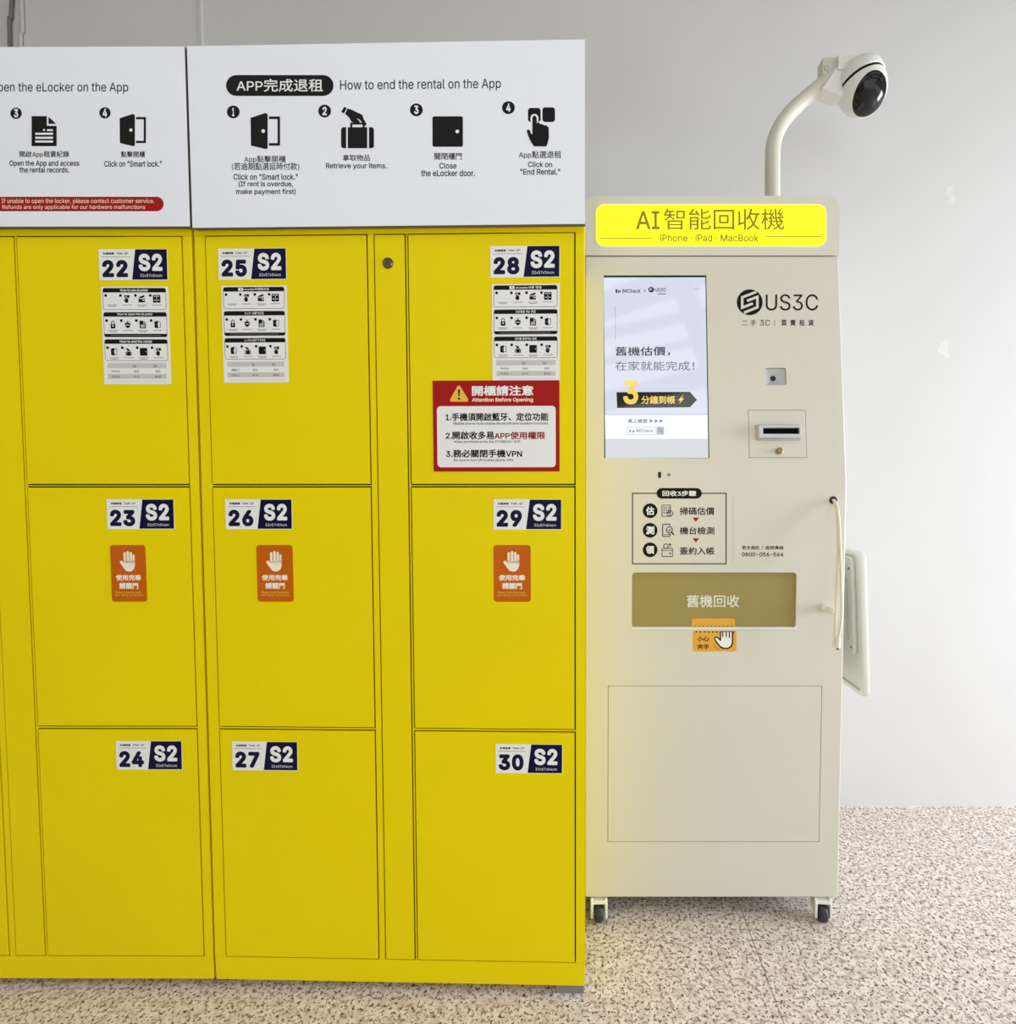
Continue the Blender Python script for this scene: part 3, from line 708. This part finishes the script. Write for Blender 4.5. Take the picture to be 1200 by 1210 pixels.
# hatch window
bm = fbox(FL, HB[0]+.0005, HB[1]+.0005, HB[2]-.0005, HB[3]-.0005, -.012, -.008); hw = tag(finish('hatch_window', bm, 'smoked_acrylic', K), 'smoked olive hatch window')
h2 = cropmap(FL, 690, 540, 1200/350, -.008); p = Print(FL, h2, -.0079); p.text('舊機回收', 415, 559, 628, 609, 'hatch_text', .012); p.build('hatch_lettering', hw)
bm = bmesh.new(); fbox(FL, HB[0]-.001, HB[1]-.003, HB[2]+.001, HB[1]+.0015, -.009, .003, bm); finish('hatch_sill', bm, 'white_plastic', K, bevel=.001)
wu = cropmap(FL, 810, 725, 1200/70, -.008); p = Print(FL, wu, -.008)
p.slab(rr_pts(118, 100, 998, 310, (45,45,4,4)), 'sticker_amber', .0003)
for i in range(10): p.disc(188+i*82, 270, 22, 'print_brown', n=10)
p.build('caution_sticker_top', hw)
wl = cropmap(FL, 810, 725, 1200/70); p = Print(FL, wl, 0)
p.slab(rr_pts(140, 352, 1025, 768, (4,4,45,45)), 'sticker_amber', .0003)
for i in range(10): p.poly([(190+i*84,360),(236+i*84,360),(228+i*84,382),(213+i*84,390),(198+i*84,382)], 'print_brown')
p.text('小心', 230, 458, 472, 562, 'print_brown', .03); p.text('夾手', 230, 618, 476, 722, 'print_brown', .03)
p.line([(560,640),(590,625),(600,655)], 14, 'print_orange'); p.line([(570,690),(610,675),(640,720),(675,735)], 14, 'print_orange'); p.k = 2
p.poly([(688,362),(690,510),(640,465),(592,470),(570,510),(600,570),(690,690),(760,720),(860,720),(930,672),(957,600),(962,400),(968,362)], 'print_brown'); p.k = 3
p.poly([(715,375),(715,545),(690,552),(630,492),(602,495),(598,520),(700,655),(770,690),(850,690),(905,650),(928,590),(930,375)], 'print_white'); p.k = 4
for x, y in ((748,470),(817,475),(882,490)): p.rect(x-12, 362, x+12, y, 'print_brown')
p.build('caution_sticker', K)
# service door
bm = fbox(FL, *DB, -.0055, .0); finish('service_door', bm, 'cream_paint', K, bevel=.0008)
# added pan under the body, blocks light to deepen the shadow there
bm = bmesh.new(); box(bm, -.27, .07, .022, .27, KD-.02, .0752); finish('light_block_pan', bm, 'rubber_black', K, bevel=.004)
# cable grommet
bm = bmesh.new(); M = Matrix.Translation(FL.pt(*hole, 0)) @ Matrix.Rotation(pi/2, 4, 'X')
lathe(bm, [(.0085,-.004),(.0105,.0),(.0105,.0015),(.009,.002),(.0065,.001),(.006,-.02),(.0001,-.02)], M, 24); gm = tag(finish('cable_grommet', bm, 'rubber_black', K, smooth=40), 'black cable grommet')
# ribbed hook
hk = FL.at(978, 718.5); bm = bmesh.new(); pk = []
for i in range(7): pk += [(.0085, .006*i), (.0105, .006*i+.002), (.0105, .006*i+.004)]
pk += [(.0085,.042),(.006,.0445),(.0001,.045)]
M = Matrix.Translation(FL.pt(hk[0]-.012, hk[1], 0)) @ Vector((.22, -1, 0)).to_track_quat('Z', 'Y').to_matrix().to_4x4()
lathe(bm, pk, M, 16); finish('hook', bm, 'white_plastic', K, smooth=40)
# casters
def at(u, v, Y):
    d = Vector(((u-CX)/FPX, cos(PITCH)+(CY-v)/FPX*sin(PITCH), -sin(PITCH)+(CY-v)/FPX*cos(PITCH)))
    return Vector((0, 0, CAM_H)) + d*(Y/d.y)
def caster(x, y, tw):
    c = thing('caster', (x, y, 0), tw); c.parent = K
    bm = bmesh.new()
    for s in (-1, 1):
        prism(bm, [(-.030,.018),(-.020,.016),(-.012,.020),(.012,.040),(.026,.066),(.026,.0700),(-.022,.0700),(-.030,.060)], lambda a, b, d: Vector((d, a, b)), s*.020-.0035, s*.020+.0035)
    box(bm, -.0235, -.028, .057, .0235, .024, .066); lathe(bm, [(.022,.066),(.022,.0752),(.018,.0755)], Matrix.Translation((0, .008, 0)), 20); recalc(bm)
    finish('fork', bm, 'white_plastic', c, bevel=.0015)
    bm = bmesh.new(); M = Matrix.Translation((0, -.014, .0265)) @ Matrix.Rotation(pi/2, 4, 'Y')
    lathe(bm, [(.0001,-.012),(.020,-.012),(.0235,-.0105),(.0262,-.005),(.0265,0),(.0262,.005),(.0235,.0105),(.020,.012),(.0001,.012)], M, 28); finish('wheel', bm, 'wheel_grey', c, smooth=50)
    return c
for x, y, tw in ((-.318,.024,.03),(.316,.024,-.10),(-.318,KD-.06,.4),(.316,KD-.06,-.5)): caster(x, y, tw)
# folded tray on the kiosk's right side
Y0, Y1 = KY+.045, KY+.30
A = at(1019.5, 652, Y0); Bp = at(1024.5, 826, Y0); xt, xb = A.x-KC, Bp.x-KC; zt, zb = A.z, Bp.z
T = thing('side_tray', (0, 0, 0)); T.parent = K
def tp(a, b, d):  # a along depth, b height, d outward
    f = (b-zb)/(zt-zb); return Vector((xb+(xt-xb)*f+d, a, b))
bm = bmesh.new(); prism(bm, rr_pts(Y0-KY, zb, Y1-KY, zt, .022, 6), tp, -.010, .010); recalc(bm)
tr = finish('tray_panel', bm, 'tray_plastic', T, bevel=.004, smooth=40)
bm = bmesh.new(); prism(bm, rr_pts(Y0-KY+.014, zb+.014, Y1-KY-.014, zt-.014, .016, 6), tp, -.03, -.004); cut(tr, [bm])
bm = bmesh.new(); prism(bm, rr_pts(Y0-KY+.036, zb+.115, Y0-KY+.16, zt-.02, .015, 5), tp, -.016, -.004); recalc(bm); br = finish('mount_bracket', bm, 'tray_plastic', T, bevel=.003)
bm = bmesh.new(); prism(bm, rr_pts(Y0-KY+.062, zb+.15, Y0-KY+.076, zt-.085, .004, 4), tp, -.03, -.007); cut(br, [bm])
for z in (zb+.135, zt-.055): 
    bm = bmesh.new(); lathe(bm, [(.004,0),(.004,.002),(.002,.003)], Matrix.Translation(tp(Y0-KY+.050, z, -.016)) @ Matrix.Rotation(-pi/2, 4, 'Y'), 12); finish('screw', bm, 'foot_grey', T)
bm = bmesh.new(); box(bm, KW-.001, Y0-KY+.12, zt-.30, xt-.003, Y0-KY+.16, zt-.06); finish('tray_hinge', bm, 'tray_plastic', T, bevel=.003)

# ---------------------------------------------------------------- white cable hanging from the kiosk
hw_ = K.matrix_world
h0 = Vector((KC+hole[0], KY, hole[1]))
C1 = thing('charging_cable', (h0.x, KY, h0.z-.3), 0, 'white charging cable hanging in a loop from the black hole of the kiosk front', 'cable')
loc = lambda u, v, dy: at(u, v, KY-dy)-Vector((h0.x, KY, h0.z-.3))
start = Vector((0, .004, .3))
for pts in ([(985,593,.006),(988,604,.02),(989.5,640,.042),(988.5,690,.056),(986.5,735,.055),(986,760,.052)], [(985.5,592,.009),(990,606,.027),(992.5,650,.052),(994,700,.064),(994,728,.064),(991.5,748,.060),(990,754,.058)]):
    bm = bmesh.new(); tube(bm, spline([start]+[loc(*q) for q in pts], 8), .0036, 10); finish('strand', bm, 'cable_white', C1, smooth=60)
e = loc(990, 753, .058); f = loc(989.5, 765, .056); bm = bmesh.new()
tube(bm, [e, e.lerp(f, .15), e.lerp(f, .9), f], .0065, 10); cn = finish('connector', bm, 'white_plastic', C1, smooth=50)
bm = bmesh.new(); g_ = f+(f-e).normalized()*.006; tube(bm, [f, g_], .004, 8); finish('connector_tip', bm, 'foot_grey', cn)
e = loc(986, 759, .052); f = loc(985.8, 764, .051); bm = bmesh.new(); tube(bm, [e, f], .0052, 10); finish('connector', bm, 'white_plastic', C1, smooth=50)

# ---------------------------------------------------------------- security camera on its pole
CYY = KY+.28
base = at(913, 228, CYY)
V = thing('security_camera', (base.x, CYY, ZT+.0015), 0, 'white dome security camera with a black face on a bent pole above the kiosk', 'camera')
cl = lambda u, v, dy=0: at(u, v, CYY+dy)-Vector((base.x, CYY, ZT))
bm = bmesh.new(); path = spline([(0, 0, -.0), (0, 0, .03)] + [cl(912.5, 190), cl(915, 165), cl(925, 144), cl(941, 126), cl(962, 108), cl(985, 89)], 8)
tube(bm, path, .0235, 20); finish('pole', bm, 'cream_paint', V, smooth=50)
bm = bmesh.new(); lathe(bm, [(.038,0),(.038,.004),(.026,.007)], Matrix.Identity(4), 24); finish('pole_flange', bm, 'cream_paint', V, smooth=40)
a = cl(969, 74); b_ = cl(986, 96); bm = bmesh.new(); box(bm, a.x, -.018, b_.z, b_.x, .020, a.z); finish('clamp', bm, 'cream_paint', V, bevel=.005)
bm = bmesh.new(); M = Matrix.Translation((cl(973, 87).x, -.018, cl(973, 87).z)) @ Matrix.Rotation(pi/2, 4, 'X'); lathe(bm, [(.007,0),(.007,.003),(.004,.004)], M, 14); finish('clamp_screw', bm, 'silver', V, smooth=40)
bm = bmesh.new(); P = [cl(966, 113), cl(985, 85), cl(994, 84), cl(994, 121), cl(984, 121)]
prism(bm, [(q.x, q.z) for q in P], lambda a, b, d: Vector((a, d, b)), -.03, .02); recalc(bm); bk = finish('bracket', bm, 'white_plastic', V, bevel=.003)
bm = bmesh.new(); a = cl(984, 76); b_ = cl(997, 93); box(bm, a.x, -.035, b_.z, b_.x+.03, .03, a.z); finish('bracket_arm', bm, 'white_plastic', V, bevel=.006)
ctr = cl(1018.5, 106, -.02); R0 = .0685
tilt = Matrix.Rotation(radians(-13), 4, 'Y') @ Matrix.Rotation(radians(-10), 4, 'X')
M = Matrix.Translation(ctr) @ tilt
bm = bmesh.new(); prof = [(.0001,.092)]
for k in range(1, 10): t = k/10*pi/2; prof.append((R0*1.02*sin(t), .030+.062*cos(t)))
prof += [(R0*1.02,.030),(R0*1.02,.020),(R0*.97,.018),(.0001,.018)]
lathe(bm, prof[::-1], M, 40); finish('dome_cap', bm, 'white_plastic', V, smooth=40)
bm = bmesh.new(); lathe(bm, [(.0001,.006),(R0*.985,.006),(R0*.985,.020),(.0001,.020)], M, 40); tag(finish('black_ring', bm, 'gloss_black', V, smooth=40), 'black seam ring')
bm = bmesh.new(); prof = []
ZL = .082
for k in range(0, 19): t = k/18*pi/2; prof.append((R0*sin(t), -ZL*cos(t)+.0))
prof.append((R0, .009)); prof.append((.0001, .009))
lathe(bm, prof, M, 48); finish('camera_head', bm, 'white_plastic', V, smooth=50)
# black lens face: a raised patch on the head
bm = bmesh.new(); fd = Vector((.04, -.69, -.72)).normalized(); rt = Vector((0, 0, 1)).cross(fd).normalized()*-1; upv = rt.cross(fd); 
if upv.z < 0: upv = -upv
n1, n2 = 10, 36; grid = []
for i in range(n1+1):
    row = []
    for j in range(n2):
        t = 2*pi*j/n2; rr = i/n1
        ax = rr*radians(42)*cos(t); ay = rr*radians(51)*sin(t)
        ang = math.hypot(ax, ay); dr = (rt*ax+upv*ay)
        d = fd*cos(ang)+(dr.normalized()*sin(ang) if ang > 1e-6 else Vector())
        lift = 1.035 if rr < .93 else 1.035-.05*(rr-.93)/.07
        dl = tilt.to_3x3().inverted() @ d
        s = 1/math.sqrt((dl.x**2+dl.y**2)/R0**2+(dl.z/(ZL if dl.z < 0 else R0))**2)
        row.append(bm.verts.new(ctr+d*s*lift))
    grid.append(row)
for i in range(n1):
    for j in range(n2):
        q = [grid[i][j], grid[i][(j+1)%n2], grid[i+1][(j+1)%n2], grid[i+1][j]]
        bm.faces.new(q)
bmesh.ops.remove_doubles(bm, verts=bm.verts, dist=1e-5); recalc(bm)
tag(finish('lens_face', bm, 'gloss_black', V, smooth=60), 'glossy black lens face')

# ---------------------------------------------------------------- thin cables on the wall, top left
for pts, m, lb in (([(17,-40),(15.5,20),(14.5,75)], 'cable_grey', 'thin dark cable on the wall above the left sign, the left one of two'), ([(26,-40),(28,12),(29,40),(27.5,75)], 'cable_pale', 'thin pale cable on the wall above the left sign, the right one of two')):
    P = [Vector((*WF.at(u, v), 0)) for u, v in pts]; P = [Vector((P[0].x+.004, 3.695, 0)), *P, Vector((P[-1].x-.01, 1.4, 0)), Vector((P[-1].x, .5, 0))]; c0 = P[-1]
    bm = bmesh.new(); tube(bm, spline([(q.x-c0.x, -.007, q.y-c0.y) for q in P], 8), .0055, 10)
    o = finish('wall_cable', bm, m, None, smooth=60); o.location = (c0.x, WY, c0.y); tag(o, lb, 'cable', 'cables on the wall')
